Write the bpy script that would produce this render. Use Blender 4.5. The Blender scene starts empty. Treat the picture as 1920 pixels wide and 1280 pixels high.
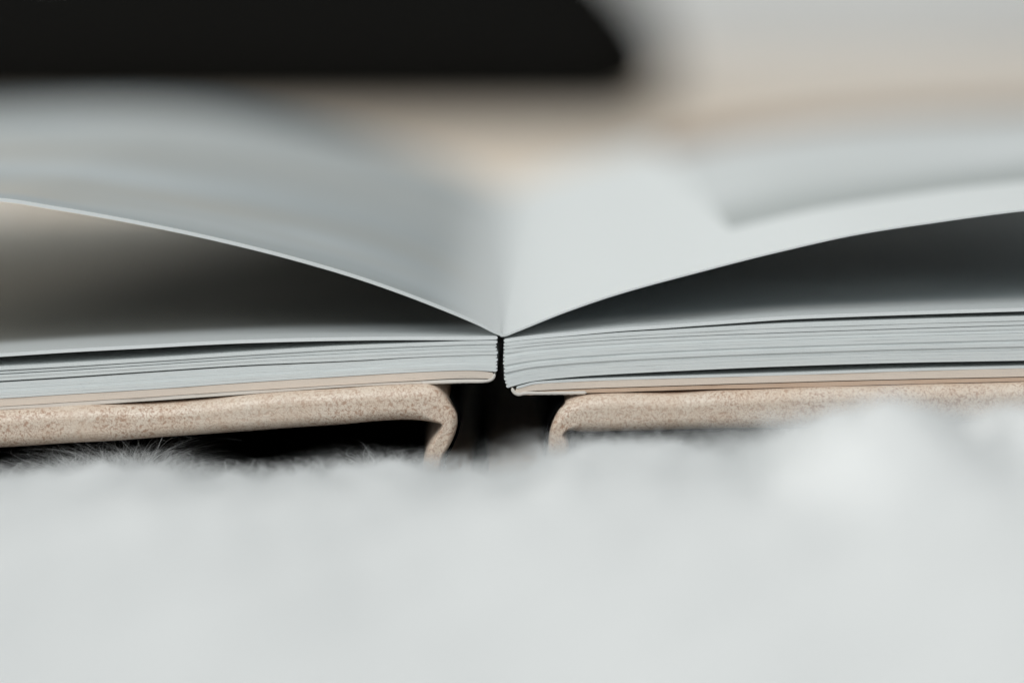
import bpy, math, random
import numpy as np

random.seed(11)
rng = np.random.default_rng(11)
MM = 0.001
scene = bpy.context.scene
col = scene.collection

# ------------------------------------------------------------------ camera
FPX = 5333.333                 # 100 mm lens on a 36 mm sensor, in photograph pixels (1920 wide)
CAM = (0.0, -267.0, 48.0)      # millimetres
PITCH = math.atan(680 / FPX)   # looking slightly down on the book
cam_data = bpy.data.cameras.new('camera')
cam_data.lens = 100.0
cam_data.sensor_width = 36.0
cam_data.clip_start = 0.005
cam_data.clip_end = 60.0
cam_data.dof.use_dof = True
cam_data.dof.focus_distance = 0.2695
cam_data.dof.aperture_fstop = 6.7
cam_data.dof.aperture_blades = 0
cam = bpy.data.objects.new('camera', cam_data)
cam.location = [c * MM for c in CAM]
cam.rotation_euler = (math.pi / 2 - PITCH, 0, 0)
col.objects.link(cam)
scene.camera = cam

# ------------------------------------------------------------------ world and lamps
world = bpy.data.worlds.new('World')
scene.world = world
world.use_nodes = True
bg = world.node_tree.nodes['Background']
bg.inputs['Color'].default_value = (0.97, 0.995, 1.0, 1)
bg.inputs['Strength'].default_value = 0.42


def area(name, loc, target, size, power, color):
    d = bpy.data.lights.new(name, 'AREA')
    d.shape = 'RECTANGLE'
    d.size, d.size_y = size
    d.energy = power
    d.color = color
    o = bpy.data.objects.new(name, d)
    from mathutils import Vector
    o.location = [c * MM for c in loc]
    v = Vector(target) - Vector(loc)
    o.rotation_euler = v.to_track_quat('-Z', 'Y').to_euler()
    col.objects.link(o)
    return o


# a tall window on the left, a little towards the camera
area('window_light', (-750, -1500, 1750), (0, 100, 5), (1.5, 1.8), 34.0, (0.968, 1.0, 0.995))
# added fill light, low at the back left, to brighten under the raised page
area('low_fill_light', (-1650, 950, 430), (-60, 80, 10), (1.2, 0.7), 26.0, (1.0, 0.985, 0.95))

scene.view_settings.view_transform = 'Standard'
scene.view_settings.look = 'None'
scene.view_settings.gamma = 1.0
scene.view_settings.use_curve_mapping = False
scene.view_settings.exposure = 0.0
scene.cycles.max_bounces = 8
scene.cycles.use_denoising = True


# ------------------------------------------------------------------ helpers
def P(px, py, Y=0.0):
    """millimetre point (X, Z) on the upright plane Y that the photograph's pixel looks at"""
    u = (px - 960.0) / FPX
    v = (640.0 - py) / FPX
    c, s = math.cos(PITCH), math.sin(PITCH)
    dy = c + v * s
    dz = -s + v * c
    t = (Y - CAM[1]) / dy
    return np.array([CAM[0] + u * t, CAM[2] + dz * t])


def PV(px, py, Y=0.0):
    u = (np.asarray(px, float) - 960.0) / FPX
    v = (640.0 - np.asarray(py, float)) / FPX
    c, s = math.cos(PITCH), math.sin(PITCH)
    t = (Y - CAM[1]) / (c + v * s)
    return CAM[0] + u * t, CAM[2] + (-s + v * c) * t


def smooth_curve(knots):
    """monotone cubic through (x, y) knots -> vectorised function, flat slope carried on at the ends"""
    k = np.array(sorted(knots), float)
    x, y = k[:, 0], k[:, 1]
    h = np.diff(x)
    d = np.diff(y) / h
    m = np.zeros_like(x)
    m[1:-1] = np.where(d[:-1] * d[1:] > 0, 2 * d[:-1] * d[1:] / (d[:-1] + d[1:] + 1e-12), 0)
    m[0], m[-1] = d[0], d[-1]

    def f(q):
        q = np.asarray(q, float)
        i = np.clip(np.searchsorted(x, q) - 1, 0, len(h) - 1)
        t = np.clip((q - x[i]) / h[i], 0, 1)
        r = ((2*t**3 - 3*t**2 + 1) * y[i] + (t**3 - 2*t**2 + t) * h[i] * m[i]
             + (-2*t**3 + 3*t**2) * y[i+1] + (t**3 - t**2) * h[i] * m[i+1])
        r = r + np.where(q < x[0], (q - x[0]) * m[0], 0) + np.where(q > x[-1], (q - x[-1]) * m[-1], 0)
        return r
    return f


def mesh_object(name, verts, faces, material, parent=None, smooth=True, flat_from=None):
    me = bpy.data.meshes.new(name)
    v = np.asarray(verts, float) * MM
    me.from_pydata(v.tolist(), [], faces)
    if smooth:
        flags = [True] * len(faces)
        if flat_from is not None:
            for i in range(flat_from, len(faces)):
                flags[i] = False
        me.polygons.foreach_set('use_smooth', flags)
    me.materials.append(material)
    me.update()
    o = bpy.data.objects.new(name, me)
    col.objects.link(o)
    if parent is not None:
        o.parent = parent
    return o


def empty(name, label, category, loc=(0, 0, 0)):
    o = bpy.data.objects.new(name, None)
    o.empty_display_size = 0.01
    o.location = [c * MM for c in loc]
    col.objects.link(o)
    o['label'] = label
    o['category'] = category
    return o


# ------------------------------------------------------------------ materials
class Mat:
    def __init__(self, name):
        self.m = bpy.data.materials.new(name)
        self.m.use_nodes = True
        self.nt = self.m.node_tree
        self.nt.nodes.clear()
        self.out = self.n('ShaderNodeOutputMaterial')
        self._pos = None

    def n(self, kind, **props):
        node = self.nt.nodes.new(kind)
        for k, v in props.items():
            setattr(node, k, v)
        return node

    def l(self, a, b):
        self.nt.links.new(a, b)

    def pos(self, scale=(1, 1, 1)):
        """object position in millimetres"""
        tc = self.n('ShaderNodeTexCoord')
        mp = self.n('ShaderNodeMapping')
        mp.inputs['Scale'].default_value = [1000 * s for s in scale]
        self.l(tc.outputs['Object'], mp.inputs['Vector'])
        return mp.outputs['Vector']

    def noise(self, vec, scale, detail=3, rough=0.5):
        n = self.n('ShaderNodeTexNoise')
        n.inputs['Scale'].default_value = scale
        n.inputs['Detail'].default_value = detail
        n.inputs['Roughness'].default_value = rough
        self.l(vec, n.inputs['Vector'])
        return n.outputs['Fac']

    def ramp(self, fac, stops, interp='LINEAR'):
        r = self.n('ShaderNodeValToRGB')
        r.color_ramp.interpolation = interp
        el = r.color_ramp.elements
        while len(el) < len(stops):
            el.new(0.5)
        for e, (p, c) in zip(el, stops):
            e.position = p
            e.color = (*c, 1) if len(c) == 3 else c
        self.l(fac, r.inputs['Fac'])
        return r.outputs['Color']

    def mix(self, fac, a, b, mode='MIX'):
        m = self.n('ShaderNodeMix', data_type='RGBA', blend_type=mode)
        for sock, val in ((m.inputs[0], fac), (m.inputs[6], a), (m.inputs[7], b)):
            if isinstance(val, (int, float)):
                sock.default_value = val
            elif isinstance(val, tuple):
                sock.default_value = (*val, 1)
            else:
                self.l(val, sock)
        return m.outputs[2]

    def math(self, op, a, b=None, clamp=False):
        m = self.n('ShaderNodeMath', operation=op, use_clamp=clamp)
        for i, val in enumerate((a, b)):
            if val is None:
                continue
            if isinstance(val, (int, float)):
                m.inputs[i].default_value = val
            else:
                self.l(val, m.inputs[i])
        return m.outputs[0]

    def step(self, val, lo, hi):
        m = self.n('ShaderNodeMapRange', interpolation_type='SMOOTHSTEP')
        m.inputs['From Min'].default_value = lo
        m.inputs['From Max'].default_value = hi
        self.l(val, m.inputs['Value'])
        return m.outputs['Result']

    def sep(self, vec):
        s = self.n('ShaderNodeSeparateXYZ')
        self.l(vec, s.inputs[0])
        return s.outputs

    def bump(self, height, strength, dist):
        b = self.n('ShaderNodeBump')
        b.inputs['Strength'].default_value = strength
        b.inputs['Distance'].default_value = dist
        self.l(height, b.inputs['Height'])
        return b.outputs['Normal']

    def principled(self, color, rough=0.6, spec=0.3, normal=None):
        p = self.n('ShaderNodeBsdfPrincipled')
        if isinstance(color, tuple):
            p.inputs['Base Color'].default_value = (*color, 1)
        else:
            self.l(color, p.inputs['Base Color'])
        if isinstance(rough, (int, float)):
            p.inputs['Roughness'].default_value = rough
        else:
            self.l(rough, p.inputs['Roughness'])
        p.inputs['Specular IOR Level'].default_value = spec
        if normal is not None:
            self.l(normal, p.inputs['Normal'])
        self.l(p.outputs[0], self.out.inputs['Surface'])
        return p


PAPER = (0.70, 0.73, 0.73)


def paper_material(name, base=PAPER, tint=0.05):
    """uncoated white paper; the cut edge shows fine fibre streaks along the sheet"""
    M = Mat(name)
    v = M.pos((0.25, 1.0, 9.0))
    streak = M.noise(v, 1.4, 4, 0.6)
    fine = M.noise(M.pos(), 11.0, 3, 0.6)
    f = M.math('ADD', M.math('MULTIPLY', streak, 0.65), M.math('MULTIPLY', fine, 0.35))
    dark = tuple(b * (1 - tint * 4) for b in base)
    warm = (base[0] * 1.03, base[1] * 1.0, base[2] * 0.97)
    c = M.ramp(f, [(0.33, dark), (0.47, base), (0.75, warm)])
    M.principled(c, 0.62, 0.25, M.bump(fine, 0.25, 0.00004))
    return M.m


def leather_material():
    """pale tan grained leather: cream skin broken by short reddish-brown worm-like pores"""
    M = Mat('cream_leather')
    v = M.pos()
    warp = M.n('ShaderNodeTexNoise')
    warp.inputs['Scale'].default_value = 1.2
    M.l(v, warp.inputs['Vector'])
    a = M.n('ShaderNodeVectorMath', operation='MULTIPLY_ADD')
    M.l(warp.outputs['Color'], a.inputs[0])
    a.inputs[1].default_value = (0.5, 0.5, 0.5)
    M.l(v, a.inputs[2])
    n1 = M.noise(a.outputs[0], 2.9, 2, 0.45)
    ridge = M.math('ABSOLUTE', M.math('SUBTRACT', n1, 0.5))
    pores = M.step(M.noise(a.outputs[0], 3.3, 1.5, 0.5), 0.54, 0.65)
    worms = M.math('SUBTRACT', 1.0, M.step(ridge, 0.012, 0.05))
    patch = M.step(M.noise(v, 0.16, 2, 0.5), 0.35, 0.62)
    mark = M.math('MAXIMUM', M.math('MULTIPLY', worms, 0.75), pores)
    markc = M.math('MULTIPLY', mark, M.math('ADD', M.math('MULTIPLY', patch, 0.34), 0.40))
    base = M.ramp(M.noise(v, 0.5, 3, 0.5), [(0.3, (0.80, 0.64, 0.505)), (0.7, (0.86, 0.735, 0.61))])
    c = M.mix(markc, base, (0.41, 0.215, 0.13))
    hgt = M.math('SUBTRACT', M.math('MULTIPLY', M.noise(v, 6.0, 2, 0.5), 0.25), mark)
    M.principled(c, 0.34, 0.6, M.bump(hgt, 0.5, 0.00004))
    return M.m


MAT_PAPER = paper_material('white_paper', (0.755, 0.79, 0.79), 0.045)
MAT_ENDPAPER = paper_material('cream_endpaper', (0.80, 0.70, 0.61), 0.05)
MAT_LINER = paper_material('tan_liner_card', (0.62, 0.47, 0.36), 0.06)
MAT_TAPE = paper_material('cream_binding_tape', (0.74, 0.70, 0.65), 0.05)
MAT_LEATHER = leather_material()

M = Mat('black_hollow_shade')  # black that stands in for shade inside the spine
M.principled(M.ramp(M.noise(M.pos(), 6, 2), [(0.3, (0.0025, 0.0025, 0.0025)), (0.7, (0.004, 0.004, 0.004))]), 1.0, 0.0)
MAT_HOLLOW_SHADE = M.m


def print_shade_page(name, kind):
    """white page with print and painted shade in its colour (position in mm on the sheet)"""
    M = Mat(name)
    v = M.pos()
    x, y, z = M.sep(v)
    fine = M.noise(v, 11.0, 3, 0.6)
    sheet_white = (0.80, 0.83, 0.83) if kind.startswith('dark') else PAPER  # brighter white for the lit front band of the shaded pages
    white = M.ramp(fine, [(0.3, tuple(p * 0.95 for p in sheet_white)), (0.6, sheet_white)])
    if kind == 'grey_streaks':            # full-bleed grey print with side shade and sheen streaks painted in
        vv = M.pos((0.35, 1.0, 0.2))
        a = M.noise(vv, 0.06, 3, 0.5)
        b = M.noise(M.pos((0.5, 1.4, 0.2)), 0.03, 2, 0.5)
        c1 = M.ramp(a, [(0.30, (0.27, 0.30, 0.30)), (0.48, (0.34, 0.385, 0.40)), (0.68, (0.45, 0.495, 0.51))])
        c2 = M.mix(M.step(b, 0.44, 0.64), c1, (0.385, 0.38, 0.345))
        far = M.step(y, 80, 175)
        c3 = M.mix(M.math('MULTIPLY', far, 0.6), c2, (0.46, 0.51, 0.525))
        mask = M.math('MULTIPLY', M.step(y, 0.75, 0.8), M.step(M.math('MULTIPLY', x, -1.0), 1.0, 9.0))
        c = M.mix(mask, white, c3)
        rough, spec = 0.42, 0.35
    elif kind == 'pale_photo':            # a pale grey photo starting well off the gutter
        a = M.noise(M.pos((0.5, 1.0, 0.2)), 0.04, 3, 0.45)
        c1 = M.ramp(a, [(0.3, (0.50, 0.53, 0.525)), (0.7, (0.66, 0.69, 0.70))])
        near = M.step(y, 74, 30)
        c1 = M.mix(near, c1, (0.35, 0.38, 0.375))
        c1 = M.mix(M.step(y, 142, 166), c1, (0.25, 0.17, 0.115))
        edge = M.math('MULTIPLY', M.step(y, 29.6, 30.2), M.step(x, 22.6, 23.0))
        c = M.mix(edge, white, c1)
        rough, spec = 0.45, 0.3
    elif kind == 'dark_shade_left':  # shade under the raised leaf painted into the page colour
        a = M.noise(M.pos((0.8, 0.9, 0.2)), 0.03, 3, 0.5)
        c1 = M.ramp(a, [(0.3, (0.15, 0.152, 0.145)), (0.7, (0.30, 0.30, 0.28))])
        pale = M.step(M.math('ADD', M.math('MULTIPLY', x, -1.0), M.math('MULTIPLY', y, 0.23)), 44, 78)  # painted light: paler towards the outer left, where light comes in
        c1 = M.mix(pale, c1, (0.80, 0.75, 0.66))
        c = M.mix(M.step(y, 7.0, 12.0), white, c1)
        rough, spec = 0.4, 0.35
    else:                                 # white page with blue-grey shade under its raised leaf painted in
        a = M.noise(M.pos((0.8, 0.9, 0.2)), 0.035, 3, 0.5)
        c1 = M.ramp(a, [(0.3, (0.36, 0.40, 0.415)), (0.7, (0.66, 0.715, 0.73))])
        c = M.mix(M.step(y, 6.0, 11.0), white, c1)
        rough, spec = 0.4, 0.35
    M.principled(c, rough, spec, M.bump(fine, 0.12, 0.00004))
    return M.m


MAT_GREY_PRINT_SHADE = print_shade_page('page_with_grey_print_and_shade', 'grey_streaks')
MAT_PALE_PRINT = print_shade_page('page_with_pale_photo', 'pale_photo')
MAT_DARK_LEFT = print_shade_page('page_with_painted_shade', 'dark_shade_left')
MAT_DARK_RIGHT = print_shade_page('page_with_blue_grey_shade', 'dark_shade_right')

# ------------------------------------------------------------------ ground and backdrop
M = Mat('beige_floor_boards')
v = M.pos((0.15, 1.0, 1.0))
g = M.noise(v, 0.02, 4, 0.5)
M.principled(M.ramp(g, [(0.3, (0.46, 0.37, 0.29)), (0.7, (0.58, 0.49, 0.40))]), 0.5, 0.3)
floor = mesh_object('floor', [(-4000, -1500, -3), (4000, -1500, -3), (4000, 4000, -3), (-4000, 4000, -3)],
                    [(0, 1, 2, 3)], M.m, smooth=False)
floor['kind'] = 'structure'

M = Mat('white_wall_paint')
M.principled(M.ramp(M.noise(M.pos(), 0.01, 4, 0.5), [(0.3, (0.80, 0.835, 0.85)), (0.7, (0.83, 0.865, 0.88))]), 0.8, 0.2)
wv, wf = [], []
for (x0, y0), (x1, y1) in (((-1500, 1330), (2500, 1700)),):
    wv += [(x0, y0, -3), (x1, y1, -3), (x1, y1, 1200), (x0, y0, 1200),
           (x0, y0 + 60, -3), (x1, y1 + 60, -3), (x1, y1 + 60, 1200), (x0, y0 + 60, 1200)]
    wf += [(0, 1, 2, 3), (5, 4, 7, 6), (4, 0, 3, 7), (1, 5, 6, 2), (3, 2, 6, 7)]
wall = mesh_object('wall', wv, wf, M.m, smooth=False)
wall['kind'] = 'structure'

# ------------------------------------------------------------------ the black pouch behind the book
M = Mat('black_pouch_cloth')
M.principled(M.ramp(M.noise(M.pos(), 0.8, 3), [(0.3, (0.007, 0.007, 0.007)), (0.7, (0.012, 0.012, 0.011))]), 1.0, 0.0,
             M.bump(M.noise(M.pos(), 2.0, 3), 0.3, 0.0005))
MAT_POUCH = M.m
M = Mat('black_zip_metal')
M.principled((0.008, 0.008, 0.008), 0.6, 0.1)
MAT_ZIP = M.m


def build_pouch():
    root = empty('pouch', 'soft black rounded pouch lying on the beige throw behind the open book', 'pouch', (0, 0, 0))
    X0, X1, YC, ZB = -480.0, 46.0, 585.0, 7.5
    n, mseg = 64, 28
    verts, faces = [], []
    top = smooth_curve([(0, 49), (0.3, 54), (0.56, 55), (0.65, 49), (0.72, 56), (0.80, 55), (0.855, 50), (0.90, 55), (0.95, 50), (1, 33)])
    for i in range(n):
        t = i / (n - 1)
        x = X0 + (X1 - X0) * (0.5 - 0.5 * math.cos(math.pi * t))
        u = (x - X0) / (X1 - X0)
        end = max(0.0, 1 - (max(0, abs(u - 0.5) - 0.5 + 0.05) / 0.05) ** 2.4) ** (1 / 2.4)
        hh = float(top(u)) * (0.10 + 0.90 * end) / 2
        dd = 60.0 * (0.25 + 0.75 * end)
        for j in range(mseg):
            a = 2 * math.pi * j / mseg
            ca, sa = math.cos(a), math.sin(a)
            y = YC + dd * math.copysign(abs(ca) ** 0.6, ca)
            z = ZB + float(top(u)) * 0.5 + hh * math.copysign(abs(sa) ** 0.45, sa) + (0.8 * math.sin(x * .11) if sa > 0.3 else 0)
            verts.append((x, y, max(z, ZB)))
    for i in range(n - 1):
        for j in range(mseg):
            a, b = i * mseg + j, i * mseg + (j + 1) % mseg
            faces.append((a, a + mseg, b + mseg, b))
    faces.append(tuple(range(mseg)))
    faces.append(tuple(range((n - 1) * mseg, n * mseg))[::-1])
    mesh_object('body', verts, faces, MAT_POUCH, root)
    # zip running round the front, just proud of the cloth, and its pull tab
    zv, zf = [], []
    for i in range(40):
        x = X0 + 40 + (X1 - X0 - 70) * i / 39
        y = YC - 60.5
        z = ZB + float(top((x - X0) / (X1 - X0))) * 0.5
        zv += [(x, y, z - 2), (x, y - 1.2, z - 1), (x, y - 1.2, z + 1), (x, y, z + 2)]
    for i in range(39):
        for j in range(3):
            a = i * 4 + j
            zf.append((a, a + 4, a + 5, a + 1))
    z_o = mesh_object('zip', zv, zf, MAT_ZIP, root)
    x, y, z = X1 - 34, YC - 62.4, ZB + 22
    pv = [(x + dx, y + dy, z + dz) for dx in (-2.5, 2.5) for dy in (-0.6, 0.6) for dz in (-9, 0)]
    mesh_object('zip_pull', pv, [(0, 1, 3, 2), (4, 6, 7, 5), (0, 4, 5, 1), (2, 3, 7, 6), (0, 2, 6, 4), (1, 5, 7, 3)],
                MAT_ZIP, root, smooth=False)
    return root


build_pouch()

# ------------------------------------------------------------------ folded beige throw under the pouch
M = Mat('beige_throw_cloth')
v = M.pos()
M.principled(M.ramp(M.noise(v, 0.03, 4, 0.5), [(0.3, (0.78, 0.665, 0.545)), (0.7, (0.85, 0.755, 0.645))]), 0.95, 0.1,
             M.bump(M.noise(v, 1.5, 3), 0.4, 0.0004))
MAT_THROW = M.m
throw = empty('throw', 'folded beige cloth throw carrying the black pouch behind the book', 'throw', (0, 0, 0))
corners = [(-420, 292), (-100, 288), (-10, 284), (12, 290), (34, 306), (120, 386), (240, 520), (420, 700), (430, 980), (-420, 980)]
for lo, hi, grow in ((-2.9, 2.2, 0), (2.35, 7.5, -2.5)):          # two folded layers
    pc = np.array(corners, float)
    res = []
    m_ = len(pc)
    for i in range(m_):
        for q in range(12):
            t = q / 12
            p0, p1, p2, p3 = pc[i - 1], pc[i], pc[(i + 1) % m_], pc[(i + 2) % m_]
            a1 = (p2 - p0) * 0.18
            a2 = (p3 - p1) * 0.18
            res.append((2*t**3-3*t**2+1)*p1 + (t**3-2*t**2+t)*a1 + (-2*t**3+3*t**2)*p2 + (t**3-t**2)*a2)
    res = np.array(res)
    cen = res.mean(0)
    tv, tf = [], []
    prof = [(4, lo), (1.4, lo + 0.3), (0.3, lo + 1.0), (0, (lo + hi) / 2), (0.3, hi - 1.0), (1.4, hi - 0.3), (4, hi), (60, hi + 0.05)]
    for ins, z in prof:
        d_ = cen - res
        d_ = d_ / np.linalg.norm(d_, axis=1, keepdims=True)
        q_ = res + d_ * (ins - grow)
        for i, (x, y) in enumerate(q_):
            tv.append((x, y, z + 0.25 * math.sin(i * 0.5)* (1 if z > lo + 2 else 0)))
    nn = len(res)
    for k in range(len(prof) - 1):
        for i in range(nn):
            a, b = k * nn + i, k * nn + (i + 1) % nn
            tf.append((a, b, b + nn, a + nn))
    tf.append(tuple(range(nn))[::-1])
    tf.append(tuple(range((len(prof) - 1) * nn, len(prof) * nn)))
    mesh_object('folded_layer', tv, tf, MAT_THROW, throw)

# ------------------------------------------------------------------ the open book
book = empty('open_book', 'open lay-flat book with cream leather cover and thick white pages standing open', 'book', (0, 0, 0))
DEPTH = 187.0


def left_xs(x_end, n=64, x_far=-1340):
    t = np.linspace(0, 1, n)
    return x_end + (x_far - x_end) * t ** 1.6


def right_xs(x_end, n=64, x_far=3260):
    t = np.linspace(0, 1, n)
    return x_end + (x_far - x_end) * t ** 1.6


def sheet(name, xs, y_top, y_bot, material, y0=0.0, depth=DEPTH, round_px=3.0, rough=0.03, wave=0.0, tail=True):
    """one leaf: a solid sheet whose section follows two pixel curves on the book's front plane; xs[0] is the spine end"""
    xs = np.asarray(xs, float)
    dist = np.abs(xs - xs[0])
    yt, yb = np.asarray(y_top, float), np.asarray(y_bot, float)
    if round_px > 0:
        k = np.clip(dist / round_px, 0, 1)
        fac = np.sqrt(np.clip(1 - (1 - k) ** 2, 0.02, 1))
        mid, half = (yt + yb) / 2, (yb - yt) / 2
        yt, yb = mid - half * fac, mid + half * fac
    XT, ZT = PV(xs, yt, 0.0)
    XB, ZB = PV(xs, yb, 0.0)
    n = len(xs)
    ys = np.array([0.0, 3, 8, 16, 30, 55, 90, 125, 160, depth])
    ph = random.uniform(0, 6)
    jit = np.cumsum(rng.normal(0, rough, n))
    jit = jit - np.convolve(jit, np.ones(9) / 9, 'same')
    verts, faces = [], []

    def grid(X, Z, flip):
        base = len(verts)
        for k, yy in enumerate(ys):
            for i in range(n):
                y = y0 + yy + (jit[i] if k == 0 else 0)
                w = wave * math.sin(yy * 0.021 + ph) * min(1, dist[i] / 1200)
                verts.append((X[i], y, Z[i] + w))
        for k in range(len(ys) - 1):
            for i in range(n - 1):
                a = base + k * n + i
                f = (a, a + 1, a + 1 + n, a + n)
                faces.append(f[::-1] if flip else f)

    def strip(A, B, flip):
        base = len(verts)
        verts.extend(A)
        verts.extend(B)
        m = len(A)
        for i in range(m - 1):
            f = (base + i, base + i + 1, base + m + i + 1, base + m + i)
            faces.append(f[::-1] if flip else f)

    left = xs[-1] < xs[0]
    grid(XT, ZT, left)
    grid(XB, ZB, not left)
    nsm = len(faces)
    T, B = verts[:n * len(ys)], verts[n * len(ys):2 * n * len(ys)]
    strip(B[:n], T[:n], left)                                                   # cut front edge
    strip(B[-n:], T[-n:], not left)                                             # far edge
    strip(B[n - 1::n], T[n - 1::n], left)                                       # fore edge
    strip(B[0::n], T[0::n], not left)                                           # spine edge
    return mesh_object(name, verts, faces, material, book, flat_from=nsm)


# --- curves of the left half (photograph pixels on the front plane)
def ltail(f):
    y0 = float(f(0.0))
    sl = 0.0625
    return lambda q: np.where(np.asarray(q) < 0, y0 + sl * 960 * (1 - np.exp(np.minimum(np.asarray(q, float), 0) / 960)),
                              f(np.maximum(q, 0)))


def rtail(f, sl=-0.03):
    y0 = float(f(1920.0))
    return lambda q: np.where(np.asarray(q) > 1920, y0 + sl * 1000 * (1 - np.exp(-np.maximum(np.asarray(q, float) - 1920, 0) / 1000)),
                              f(np.minimum(q, 1920)))


L_top_b = ltail(smooth_curve([(0, 669), (140, 660), (281, 652.5), (400, 646), (480, 642.8), (639, 638.8), (760, 637.6), (880, 637.6), (935, 636.5)]))
L_A_t = ltail(smooth_curve([(0, 687.5), (140, 680), (281, 671.5), (480, 658.5), (639, 648.5), (760, 643.5), (880, 639.2), (935, 638)]))
L_A_b = ltail(smooth_curve([(0, 714), (140, 705.5), (281, 696), (480, 683.5), (639, 677), (760, 670.5), (880, 665.6), (935, 664.5)]))
L_B_t = ltail(smooth_curve([(0, 717.2), (140, 708.7), (281, 699), (480, 686.3), (639, 679.3), (760, 672), (880, 666.2), (935, 665)]))
L_B_b = ltail(smooth_curve([(0, 746.5), (140, 738), (281, 729.5), (480, 715.5), (639, 705.5), (760, 698.5), (880, 694), (935, 697)]))
L_E_b = ltail(smooth_curve([(0, 762), (140, 753), (281, 744), (480, 731), (639, 721.5), (760, 714.5), (880, 709), (935, 710)]))
L_F_b = ltail(smooth_curve([(0, 768), (140, 760.5), (281, 751.5), (480, 737.5), (639, 726), (760, 720), (880, 717), (935, 718)]))

R_top_b = rtail(smooth_curve([(940, 643), (964, 639.5), (1000, 635.6), (1080, 628.5), (1170, 620.5), (1225, 617), (1350, 608), (1480, 599), (1700, 590.5), (1920, 583.6)]))
R_A_t = rtail(smooth_curve([(940, 643.6), (964, 640.2), (1000, 636.4), (1080, 630), (1170, 623), (1225, 620), (1350, 612.5), (1480, 605.6), (1700, 598.5), (1920, 592.6)]))
R_A_b = rtail(smooth_curve([(940, 655.5), (1000, 648.6), (1112, 639.6), (1281, 630.3), (1480, 622.8), (1700, 615.5), (1920, 609)]))
R_B_t = rtail(smooth_curve([(940, 656), (1000, 649.4), (1112, 640.6), (1281, 631.5), (1480, 624.2), (1700, 617), (1920, 610.4)]))
R_B_b = rtail(smooth_curve([(946, 729), (965, 723), (1000, 714.5), (1060, 708), (1112, 704), (1281, 695), (1480, 686.5), (1700, 680), (1920, 676)]))
R_E_t = rtail(smooth_curve([(960, 727), (985, 720), (1000, 716), (1060, 712), (1112, 709.6), (1281, 704.5), (1480, 698.8), (1700, 691.5), (1920, 686)]))
R_E_b = rtail(smooth_curve([(960, 738), (1000, 732.6), (1281, 722.2), (1480, 716.2), (1700, 710.5), (1920, 705.8)]))
R_F_b = rtail(smooth_curve([(960, 743), (1000, 740.5), (1197, 733.8), (1281, 731), (1480, 726.3), (1700, 720), (1920, 714.6)]))


def lerp_leafs(xs_fn, x_end, ft, fb, count, mats, growth, seed, x_jit=1.3, y0s=None, shift=None):
    r = random.Random(seed)
    w = np.array([r.uniform(0.93, 1.07) for _ in range(count)])
    edges = np.concatenate([[0], np.cumsum(w)]) / w.sum()
    for i in range(count):
        xe = x_end + r.uniform(-x_jit, x_jit)
        if shift is not None:
            xe += shift(edges[i])
        xs = xs_fn(xe)
        t, b = ft(xs), fb(xs)
        grow = np.clip(np.abs(xs - xe) / 900, 0, 1)
        gap = growth[i % len(growth)]
        g0 = 0.06 + (gap * (0.25 + 0.75 * grow))
        yt = t + (b - t) * edges[i] + (g0 if i else 0)
        yb = t + (b - t) * edges[i + 1]
        sheet('page', xs, yt, yb, mats, y0=r.uniform(-0.05, 0.14), rough=0.012, round_px=2.6)


# raised leaves, one on each side of the gutter
xs = left_xs(942, 90, -1330)
L_leaf = smooth_curve([(-1500, 420), (-1000, 398), (-600, 376), (-300, 366.5), (0, 378), (100, 393), (200, 410), (350, 440), (500, 475), (650, 517),
                       (750, 551), (850, 590), (900, 611.5), (930, 626.5), (943, 631)])
lp = sheet('page', xs, L_leaf(xs) - 5.4, L_leaf(xs), MAT_GREY_PRINT_SHADE, y0=0.0, round_px=2.0, rough=0.01)
lp['label'] = 'raised page with pale grey print and painted shade and sheen'
xs = right_xs(938, 90, 2720)
R_leaf = smooth_curve([(937, 631.5), (948, 630.5), (960, 626), (1060, 586), (1160, 552), (1310, 511), (1460, 473), (1610, 440), (1760, 417), (1920, 396),
                       (2200, 372), (2600, 355), (3000, 349), (3400, 347)])
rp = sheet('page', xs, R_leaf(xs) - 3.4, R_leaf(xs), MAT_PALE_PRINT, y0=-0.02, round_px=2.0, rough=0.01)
rp['label'] = 'raised page with white margin and pale grey photo'

# left stack
xs = left_xs(933, 72)
f = L_top_b(xs)
thick = 6.6 + 0 * xs
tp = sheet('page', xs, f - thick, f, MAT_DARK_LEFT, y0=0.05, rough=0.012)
tp['label'] = 'flat top page with painted shade and light behind a bright front band'
lerp_leafs(left_xs, 932.5, L_A_t, L_A_b, 4, MAT_PAPER, [0.9, 1.9, 1.7, 0.45], 3)
lerp_leafs(left_xs, 932.5, L_B_t, L_B_b, 5, MAT_PAPER, [0.1, 0.1, 0.25, 0.08, 0.15], 4, shift=lambda e: 1.5 * e)
# right stack
xs = right_xs(944.5, 72)
f = R_top_b(xs)
tp = sheet('page', xs, f - 6.6, f, MAT_DARK_RIGHT, y0=0.05, rough=0.012)
tp['label'] = 'flat top page with painted blue-grey shade behind a bright front band'
lerp_leafs(right_xs, 944, R_A_t, R_A_b, 2, MAT_PAPER, [0.5, 0.7], 7)
lerp_leafs(right_xs, 944.5, R_B_t, R_B_b, 10, MAT_PAPER, [0.1, 0.08, 0.5, 0.1, 0.06, 0.12, 0.42, 0.36, 0.15, 0.1], 8,
           shift=lambda e: 7.5 * e ** 4)

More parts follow.
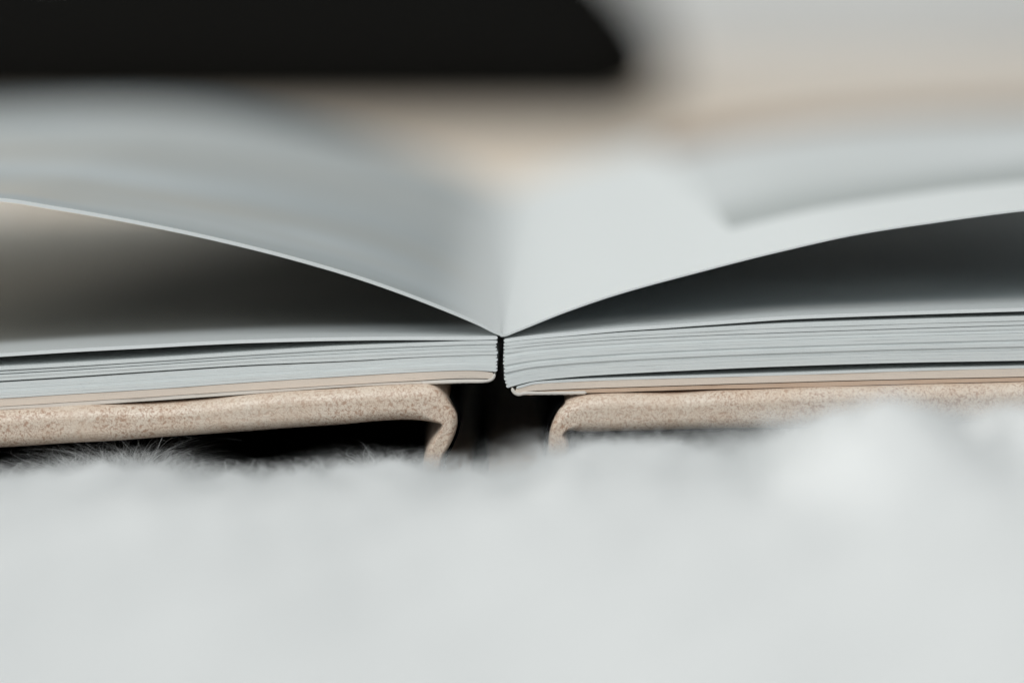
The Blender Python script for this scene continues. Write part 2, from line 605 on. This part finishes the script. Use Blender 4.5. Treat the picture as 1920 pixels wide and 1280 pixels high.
# endpapers and the thin liner cards glued to the boards
xs = left_xs(926, 72)
sheet('endpaper', xs, L_B_b(xs) + 0.9 + 1.2 * np.clip((905 - xs) / -14, 0, 1), L_E_b(xs), MAT_ENDPAPER, y0=0.05, rough=0.02)
xs = left_xs(917, 72)
sheet('liner_card', xs, L_E_b(xs) + 0.9 + 1.0 * np.clip((xs - 640) / 250, 0, 1), L_F_b(xs), MAT_TAPE, y0=0.1, rough=0.03)
xs = right_xs(968, 72)
sheet('endpaper', xs, R_E_t(xs), R_E_t(xs) + 4.2, MAT_PAPER, y0=0.02, rough=0.012)
xs = right_xs(966, 72)
sheet('endpaper', xs, R_E_t(xs) + 4.5, R_E_b(xs), MAT_ENDPAPER, y0=0.06, rough=0.02)
xs = right_xs(986, 72)
sheet('liner_card', xs, R_E_b(xs) + 1.8, R_F_b(xs), MAT_LINER, y0=0.12, rough=0.05)


def ribbon(name, pts, width, material, y0, depth, wob=0.0, n=40):
    """a bent strip following a pixel centre line, swept along the spine"""
    pts = np.array(pts, float)
    seg = np.r_[0, np.cumsum(np.hypot(*np.diff(pts, axis=0).T))]
    t = np.linspace(0, seg[-1], n)
    cx = smooth_curve(list(zip(seg, pts[:, 0])))(t)
    cy = smooth_curve(list(zip(seg, pts[:, 1])))(t)
    tx, ty = np.gradient(cx), np.gradient(cy)
    L = np.hypot(tx, ty)
    nx, ny = -ty / L, tx / L
    w = width / 2 * (1 + wob * np.sin(t * 1.1) + wob * np.sin(t * 0.43 + 1))
    k = np.clip(np.minimum(t, seg[-1] - t) / (width * 0.5), 0, 1)
    w = w * np.sqrt(np.clip(1 - (1 - k) ** 2, 0.02, 1))
    A = PV(cx + nx * w, cy + ny * w)
    B = PV(cx - nx * w, cy - ny * w)
    ring = [(A[0][i], A[1][i]) for i in range(n)] + [(B[0][i], B[1][i]) for i in range(n - 1, -1, -1)]
    m = len(ring)
    ys = [0.12, 0.0, 0.5, depth - 0.3, depth]
    cxm, czm = PV(cx, cy)
    cen = [(cxm[i], czm[i]) for i in list(range(n)) + list(range(n - 1, -1, -1))]
    verts = []
    for k2, yy in enumerate(ys):
        s = 0.8 if k2 in (0, 4) else 1.0
        for (x, z), (c0, c1) in zip(ring, cen):
            verts.append((c0 + (x - c0) * s, y0 + (0.0 if k2 == 0 else yy + 0.1), c1 + (z - c1) * s))
    faces = []
    for k2 in range(len(ys) - 1):
        for i in range(m):
            a, b = k2 * m + i, k2 * m + (i + 1) % m
            faces.append((a, b, b + m, a + m))
    for i in range(n - 1):
        faces.append((i, m - 1 - i, m - 2 - i, i + 1))
        o = (len(ys) - 1) * m
        faces.append((o + i, o + i + 1, o + m - 2 - i, o + m - 1 - i))
    return mesh_object(name, verts, faces, material, book)


ribbon('binding_tape', [(927, 700), (926.5, 705), (924, 709.5), (918, 713), (908, 714.8), (895, 715.6), (880, 715.6), (840, 716.6), (790, 718)], 5.6, MAT_TAPE, 0.0, DEPTH, 0.05)
ribbon('binding_tape', [(960, 727), (962, 733), (967, 738), (974, 739.5), (981, 737.6), (992, 737.2), (1012, 737.4), (1060, 737), (1100, 736.2)], 6.4, MAT_TAPE, 0.0, DEPTH, 0.06)


# --- leather cover boards with their folded hinges
def board(name, outline, material, Y0, depth, r=0.85, step=5.0, close_flat=None):
    pts = np.array(outline, float)
    pts = np.vstack([pts, pts[:1]])
    # resample: Catmull-Rom through the outline, denser where the outline is dense
    out = []
    m = len(pts) - 1
    for i in range(m):
        p0, p1, p2, p3 = pts[(i - 1) % m], pts[i], pts[i + 1], pts[(i + 2) % m]
        L = np.hypot(*(p2 - p1))
        k = int(max(2, min(40, L / step)))
        # centripetal-like tangents limited by segment length
        d0, d1, d2 = np.hypot(*(p1 - p0)) + 1e-6, L + 1e-6, np.hypot(*(p3 - p2)) + 1e-6
        m1 = ((p1 - p0) / d0 * d1 + (p2 - p1) / d1 * d0) / (d0 + d1) * d1
        m2 = ((p2 - p1) / d1 * d2 + (p3 - p2) / d2 * d1) / (d1 + d2) * d1
        for q in range(k):
            t = q / k
            out.append((2*t**3-3*t**2+1)*p1 + (t**3-2*t**2+t)*m1 + (-2*t**3+3*t**2)*p2 + (t**3-t**2)*m2)
    out = np.array(out)
    out[:, 1] += 0.5 * np.sin(out[:, 0] * 0.031 + 1) * np.clip((out[:, 0] > 0), 0, 1) * 0.6
    X, Z = PV(out[:, 0], out[:, 1], Y0 + r)
    ring = np.c_[X, Z]
    nr = len(ring)
    area2 = np.sum(ring[:, 0] * np.roll(ring[:, 1], -1) - np.roll(ring[:, 0], -1) * ring[:, 1])
    tan = np.roll(ring, -2, 0) - np.roll(ring, 2, 0)
    tan /= np.linalg.norm(tan, axis=1, keepdims=True) + 1e-9
    nor = np.c_[-tan[:, 1], tan[:, 0]] * (1 if area2 > 0 else -1)     # inward
    for _ in range(2):
        nor = nor * 0.5 + 0.25 * np.roll(nor, 1, 0) + 0.25 * np.roll(nor, -1, 0)
    verts, faces = [], []
    K = 7
    rings = []
    for k in range(K + 1):
        a = math.pi / 2 * (1 - k / K)
        rings.append((r * (1 - math.cos(a)), Y0 + r * (1 - math.sin(a))))
    # k=0 is the innermost front ring, k=K the full outline
    rings += [(0, Y0 + 20), (0, Y0 + depth / 2), (0, Y0 + depth - 20), (0, Y0 + depth)]
    hinge = np.exp(-((out[:, 0] - (826 if out[:, 0].min() < 0 else 1046)) / 34.0) ** 4) * np.clip((out[:, 1] - 762) / 32, 0, 1)
    rv = 1 - 0.72 * hinge
    wob = 0.05 * np.sin(np.arange(nr) * 0.21) + 0.04 * np.sin(np.arange(nr) * 0.083 + 2)
    for k, (ins, y) in enumerate(rings):
        q = ring + nor * (ins * rv)[:, None]
        for i in range(nr):
            verts.append((q[i, 0], y + (wob[i] * k / K if k <= K else 0), q[i, 1]))
    for k in range(len(rings) - 1):
        for i in range(nr):
            a, b = k * nr + i, k * nr + (i + 1) % nr
            faces.append((a, b, b + nr, a + nr) if area2 > 0 else (b, a, a + nr, b + nr))
    cap = tuple(range(nr))
    faces.append(cap[::-1] if area2 > 0 else cap)
    o = (len(rings) - 1) * nr
    cap2 = tuple(range(o, o + nr))
    faces.append(cap2 if area2 > 0 else cap2[::-1])
    return mesh_object(name, verts, faces, material, book, flat_from=len(faces) - 2)


def ltail_pts(y_at_0, xs):
    return [(x, y_at_0 + 0.0625 * 960 * (1 - math.exp(x / 960))) for x in xs]


left_outline = (ltail_pts(769.5, [-1400, -1000, -600, -250]) +
    [(0, 769.5), (90, 764.5), (170, 760), (281, 759), (380, 751.5), (450, 742.5), (540, 735), (639, 728.5), (720, 723.5), (770, 721.2), (806, 721.5),
     (820, 727), (834, 740), (848, 757), (857, 773), (858.5, 793), (854, 811), (843, 835), (832, 853), (827, 872), (824, 893),
     (795, 893), (793, 872), (798, 846), (809, 824), (822, 806), (828, 794), (815, 790.5), (792, 787.5), (766, 786.3), (720, 788),
     (639, 794.5), (520, 803.5), (400, 812), (281, 820.5), (140, 829.5), (0, 838)] +
    ltail_pts(838, [-250, -600, -1000, -1400]))
right_outline = ([(3320, 700 - 14), (2900, 700 - 8), (2400, 704), (1920, 717), (1700, 722.5), (1480, 728.5), (1337, 734.5), (1281, 738), (1197, 738.3), (1130, 739.5),
     (1087, 744), (1065, 751), (1048, 765), (1037, 785), (1031, 803), (1027, 832), (1026, 865), (1028, 893), (1058, 893), (1062, 865), (1067, 834),
     (1063, 821), (1058, 812), (1064, 806.5), (1087, 808.5), (1170, 807), (1281, 804), (1480, 800), (1700, 793), (1920, 787), (2400, 775), (2900, 765), (3320, 760)])
cb = board('cover_board', left_outline, MAT_LEATHER, -1.6, DEPTH + 3.2, r=1.2)
cb2 = board('cover_board', right_outline, MAT_LEATHER, -1.6, DEPTH + 3.2, r=1.2)
board('spine', [(792, 893.6), (900, 893.6), (1062, 893.6), (1062, 905), (960, 906), (792, 905)], MAT_LEATHER, -0.8, DEPTH + 1.6, r=0.2, step=12)
# black sheet added to stand in for shade in the hollow of the spine
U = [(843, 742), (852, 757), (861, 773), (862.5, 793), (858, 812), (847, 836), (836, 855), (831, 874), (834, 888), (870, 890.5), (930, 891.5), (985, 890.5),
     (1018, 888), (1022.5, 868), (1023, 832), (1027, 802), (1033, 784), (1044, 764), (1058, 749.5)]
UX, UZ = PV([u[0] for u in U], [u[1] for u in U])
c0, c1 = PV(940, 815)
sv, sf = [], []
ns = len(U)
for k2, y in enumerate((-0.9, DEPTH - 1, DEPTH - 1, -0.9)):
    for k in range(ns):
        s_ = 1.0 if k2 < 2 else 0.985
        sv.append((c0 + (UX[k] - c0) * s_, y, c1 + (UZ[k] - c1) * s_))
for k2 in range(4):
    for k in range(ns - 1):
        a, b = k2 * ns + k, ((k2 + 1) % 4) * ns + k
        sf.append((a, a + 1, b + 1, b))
mesh_object('hollow_shade', sv, sf, MAT_HOLLOW_SHADE, book)

# ------------------------------------------------------------------ white fur rug
rug = empty('fur_rug', 'fluffy white long-haired fur rug with backing darkened as shade beneath the open book', 'rug', (0, 0, 0))

M = Mat('shade_dark_backing')  # near-black, so the gap under the covers reads as deep shade
M.principled(M.ramp(M.noise(M.pos(), 0.4, 3), [(0.3, (0.006, 0.005, 0.004)), (0.7, (0.018, 0.014, 0.011))]), 0.95, 0.05)
MAT_SHADE_BACKING = M.m
M = Mat('white_fur')
fac = M.noise(M.pos(), 0.12, 3)
fc = M.ramp(fac, [(0.3, (0.77, 0.782, 0.782)), (0.7, (0.81, 0.82, 0.82))])
d = M.n('ShaderNodeBsdfDiffuse')
tr = M.n('ShaderNodeBsdfTranslucent')
mx = M.n('ShaderNodeMixShader')
mx.inputs[0].default_value = 0.4
M.l(fc, d.inputs['Color'])
M.l(fc, tr.inputs['Color'])
M.l(d.outputs[0], mx.inputs[1])
M.l(tr.outputs[0], mx.inputs[2])
M.l(mx.outputs[0], M.out.inputs['Surface'])
MAT_FUR = M.m
M = Mat('white_underfur')
M.principled(M.ramp(M.noise(M.pos(), 0.9, 4, 0.6), [(0.3, (0.70, 0.712, 0.71)), (0.6, (0.75, 0.762, 0.76))]), 1.0, 0.0)
MAT_UNDER = M.m

ridge_tab = [(-1500, 905), (-400, 905), (0, 906), (110, 888), (190, 874), (280, 873), (345, 893), (420, 902), (550, 895), (640, 886), (700, 868), (740, 866), (800, 880), (850, 886), (900, 888), (965, 888),
             (1010, 864), (1060, 842), (1120, 828), (1250, 828), (1320, 842), (1390, 864), (1440, 848), (1530, 796), (1600, 762), (1700, 738),
             (1755, 748), (1800, 770), (1850, 796), (1890, 774), (1935, 748), (2300, 738), (3200, 740), (4500, 760)]
_rx, _rz, _ry = [], [], []
for px, py in ridge_tab:
    Yr = -22 - 22 * min(1, max(0, (px - 1150) / 450))
    X, Z = P(px, py, Yr)
    _rx.append(X); _rz.append(Z); _ry.append(Yr)
ridge_z = smooth_curve(list(zip(_rx, _rz)))
ridge_y = smooth_curve(list(zip(_rx, _ry)))
_ph = rng.uniform(0, 6.28, (14, 2))
_fr = rng.normal(0, 1, (14, 2))


def lumps(x, y, wl):
    s = np.zeros_like(x, dtype=float)
    for i in range(14):
        kx, ky = _fr[i] * 2 * math.pi / wl
        s += np.sin(kx * x + ky * y + _ph[i, 0])
    return s / 14 ** 0.5 / 0.7071


def fur_height(x, y):
    """top of the fur, millimetres above the backing"""
    x = np.clip(np.asarray(x, float), _rx[0], _rx[-1])
    y = np.asarray(y, float)
    rz, ry = ridge_z(x), ridge_y(x)
    bx = np.clip((x + 15) / 70, 0, 1)
    base = 8.3 + 4.6 * bx * bx * (3 - 2 * bx)
    k = np.clip((ry - y) / 34, 0, 1)
    k = k * k * (3 - 2 * k)
    front = rz * (1 - k) + base * k
    b = np.clip((y - ry) / (-2 - ry), 0, 1)
    back = rz * (1 - b ** 1.5) + 2.6 * b ** 1.5
    h = np.where(y < ry, front, back)
    away = np.clip((np.abs(y - ry) - 4) / 20, 0.15, 1)
    h = h + 0.14 * lumps(x, y, 22.0) * away
    far = np.clip((y - 150) / 30, 0, 1)
    h = h * (1 - far) + (7 + 0.9 * lumps(x, y, 22.0)) * far
    return h


# backing, coloured dark for the shade under the covers
RX0, RX1, RY0, RY1 = -330.0, 360.0, -290.0, 278.0
bv, bf = [], []
nx_, ny_ = 40, 40
for lay in (0, 1):
    for j in range(ny_):
        for i in range(nx_):
            x = RX0 + (RX1 - RX0) * i / (nx_ - 1)
            y = RY0 + (RY1 - RY0) * j / (ny_ - 1)
            bv.append((x, y, (-0.6 + 0.15 * math.sin(x * 0.2) * math.sin(y * 0.17)) if lay == 0 else -2.6))
for j in range(ny_ - 1):
    for i in range(nx_ - 1):
        a = j * nx_ + i
        bf.append((a, a + 1, a + nx_ + 1, a + nx_))
        c_ = nx_ * ny_ + a
        bf.append((c_ + nx_, c_ + nx_ + 1, c_ + 1, c_))
N2 = nx_ * ny_
for i in range(nx_ - 1):
    bf.append((i + 1, i, N2 + i, N2 + i + 1))
    a = (ny_ - 1) * nx_ + i
    bf.append((a, a + 1, N2 + a + 1, N2 + a))
for j in range(ny_ - 1):
    a = j * nx_
    bf.append((a, a + nx_, N2 + a + nx_, N2 + a))
    a = j * nx_ + nx_ - 1
    bf.append((a + nx_, a, N2 + a, N2 + a + nx_))
mesh_object('backing', bv, bf, MAT_SHADE_BACKING, rug)


# soft under-wool: front of the book and behind it (none under the book, so the dark backing shows there as shade)
def underfur(x0, x1, y0, y1, nx, ny, scale, edge_drop):
    gx, gy = np.meshgrid(np.linspace(x0, x1, nx), np.linspace(y0, y1, ny))
    near = np.clip((gy + 75) / 45, 0.25, 1)
    h = fur_height(gx, gy) * scale + near * (0.32 * lumps(gx, gy, 5.0) + 0.22 * lumps(gy + 7, gx, 2.0))
    ed = np.minimum.reduce([gx - x0, x1 - gx, gy - y0, (y1 - gy)])
    h = h * np.clip(ed / edge_drop, 0, 1) ** 0.5 - 0.9 * (ed <= 0)
    v = np.c_[gx.ravel(), gy.ravel(), h.ravel()]
    f = []
    for j in range(ny - 1):
        for i in range(nx - 1):
            a = j * nx + i
            f.append((a, a + 1, a + nx + 1, a + nx))
    o = mesh_object('underwool', v, f, MAT_UNDER, rug)
    o['kind'] = 'stuff'


underfur(RX0 + 2, RX1 - 2, RY0 + 2, -11.0, 420, 170, 0.93, 7.0)
underfur(RX0 + 2, RX1 - 2, 193.0, RY1 - 2, 140, 24, 0.80, 7.0)


def strands(name, N, xr, yr, hscale, lean, length, width, seed, seg=5, dens=None, tipz=None):
    r = np.random.default_rng(seed)
    # tufts: hairs gather round clump centres
    nc = max(8, N // 45)
    cx, cy = r.uniform(*xr, nc), r.uniform(*yr, nc)
    ci = r.integers(0, nc, N)
    loose = r.random(N) < 0.45
    x = np.where(loose, r.uniform(*xr, N), cx[ci] + r.normal(0, 0.9, N))
    y = np.where(loose, r.uniform(*yr, N), cy[ci] + r.normal(0, 0.9, N))
    y = np.clip(y, yr[0], yr[1])
    ang = np.where(loose, r.uniform(0, 6.28, N), (cx[ci] * 1.7 + cy[ci] * 2.3) % 6.28 + r.normal(0, 0.5, N))
    H = fur_height(x, y) if tipz is None else tipz(x, y)
    H = H * r.uniform(*hscale, N)
    ln = r.uniform(*length, N)
    ln = np.minimum(ln, H * 1.6 + 1.0)
    run = np.sqrt(np.clip(ln ** 2 - (H * 0.75) ** 2, 0.3, None)) * lean
    curl = r.normal(0, 1.1, N)
    verts = np.zeros((N, seg + 1, 2, 3))
    wd = width * r.uniform(0.6, 1.3, N)
    side = r.uniform(0, 6.28, N)
    for k in range(seg + 1):
        t = k / seg
        a = ang + curl * t * 1.2
        px = x + np.cos(a) * run * t ** 1.4 + 0.25 * np.sin(t * 7 + side) * t
        py = y + np.sin(a) * run * t ** 1.4 * 0.9 + 0.25 * np.cos(t * 6 + side) * t
        pz = H * (0.25 + 0.75 * np.sin(t * 1.75) / 0.985) if seg else H
        w = wd * (1 - 0.8 * t) * 0.5
        verts[:, k, 0] = np.c_[px - np.cos(side) * w, py - np.sin(side) * w, pz]
        verts[:, k, 1] = np.c_[px + np.cos(side) * w, py + np.sin(side) * w, pz]
    base = np.arange(N)[:, None] * (seg + 1) * 2 + np.arange(seg)[None, :] * 2
    base = base.ravel()
    F = np.c_[base, base + 1, base + 3, base + 2]
    me = bpy.data.meshes.new(name)
    V = (verts.reshape(-1, 3) * MM).astype(np.float32)
    me.vertices.add(len(V))
    me.vertices.foreach_set('co', V.ravel())
    me.loops.add(F.size)
    me.loops.foreach_set('vertex_index', F.ravel().astype(np.int32))
    me.polygons.add(len(F))
    me.polygons.foreach_set('loop_start', np.arange(0, F.size, 4, dtype=np.int32))
    me.materials.append(MAT_FUR)
    me.update(calc_edges=True)
    me.polygons.foreach_set('use_smooth', [True] * len(F))
    o = bpy.data.objects.new(name, me)
    col.objects.link(o)
    o.parent = rug
    o['kind'] = 'stuff'
    return o


strands('fur', 34000, (-62, 64), (-48, -7), (0.70, 1.04), 0.9, (7, 16), 0.085, 31, seg=6)
strands('fur', 46000, (-75, 80), (-130, -9), (0.8, 1.03), 0.8, (7, 15), 0.10, 21)
strands('fur', 14000, (RX0 + 8, -75), (-200, -4), (0.85, 1.1), 0.8, (7, 15), 0.16, 22)
strands('fur', 14000, (80, RX1 - 8), (-200, -4), (0.85, 1.1), 0.8, (7, 15), 0.16, 23)
strands('fur', 7000, (RX0 + 8, RX1 - 8), (195, RY1 - 8), (0.85, 1.1), 0.8, (7, 15), 0.25, 24)

# wispy fringe right under the front edge of the covers
tuft_tab = [(-1500, 880), (-300, 880), (0, 884), (60, 880), (120, 866), (200, 852), (235, 850), (262, 836), (285, 850), (320, 872), (360, 884), (430, 893), (520, 893), (620, 886),
            (680, 868), (712, 856), (735, 872), (775, 892), (840, 896), (900, 899), (970, 897), (1010, 895), (1080, 885), (1200, 875), (1320, 872), (1375, 862), (1400, 846), (1425, 850),
            (1470, 842), (1560, 822), (1920, 810), (3000, 810)]
fr = smooth_curve([(P(px, 0, -3)[0] if False else P(px, py, -3)[0], P(px, py, -3)[1]) for px, py in tuft_tab])
strands('fur', 9000, (-60, 60), (-9, -1.5), (0.35, 0.95), 0.9, (4, 11), 0.05, 25, seg=6, tipz=lambda x, y: np.maximum(0.4, fr(x)))
strands('fur', 1500, (-46, -31), (-5, 1.0), (0.5, 1.2), 1.2, (4, 12), 0.045, 26, seg=9, tipz=lambda x, y: np.maximum(0.4, fr(x)))

strands('fur', 170, (-14.5, -11), (-4, 0.5), (0.6, 1.25), 0.9, (4, 10), 0.045, 27, seg=9, tipz=lambda x, y: np.maximum(0.4, fr(x)))
strands('fur', 260, (20, 25), (-4, 0.5), (0.6, 1.2), 0.9, (4, 10), 0.045, 28, seg=9, tipz=lambda x, y: np.maximum(0.4, fr(x)))

# ------------------------------------------------------------------ the little bead in the fur
M = Mat('pearl_white')
p = M.principled((0.86, 0.86, 0.85), 0.15, 0.5)
p.inputs['Coat Weight'].default_value = 0.6
bead = empty('bead', 'small shiny white bead nestled in the fur before the cover', 'bead', (0, 0, 0))
BX, BZ = P(1848, 806, -46)
bvv, bff = [], []
nu, nv = 24, 14
for j in range(nv + 1):
    th = 0.16 + (math.pi - 0.32) * j / nv
    for i in range(nu):
        a = 2 * math.pi * i / nu
        bvv.append((BX + 1.25 * math.sin(th) * math.cos(a), -46 + 1.25 * math.sin(th) * math.sin(a), BZ + 1.15 * math.cos(th)))
for j in range(nv):
    for i in range(nu):
        a, b = j * nu + i, j * nu + (i + 1) % nu
        bff.append((a, a + nu, b + nu, b))
for i in range(nu):                                # the drilled thread hole through the middle
    a, b = i, (i + 1) % nu
    bff.append((b, nv * nu + b, nv * nu + a, a))
mesh_object('shell', bvv, bff, M.m, bead)
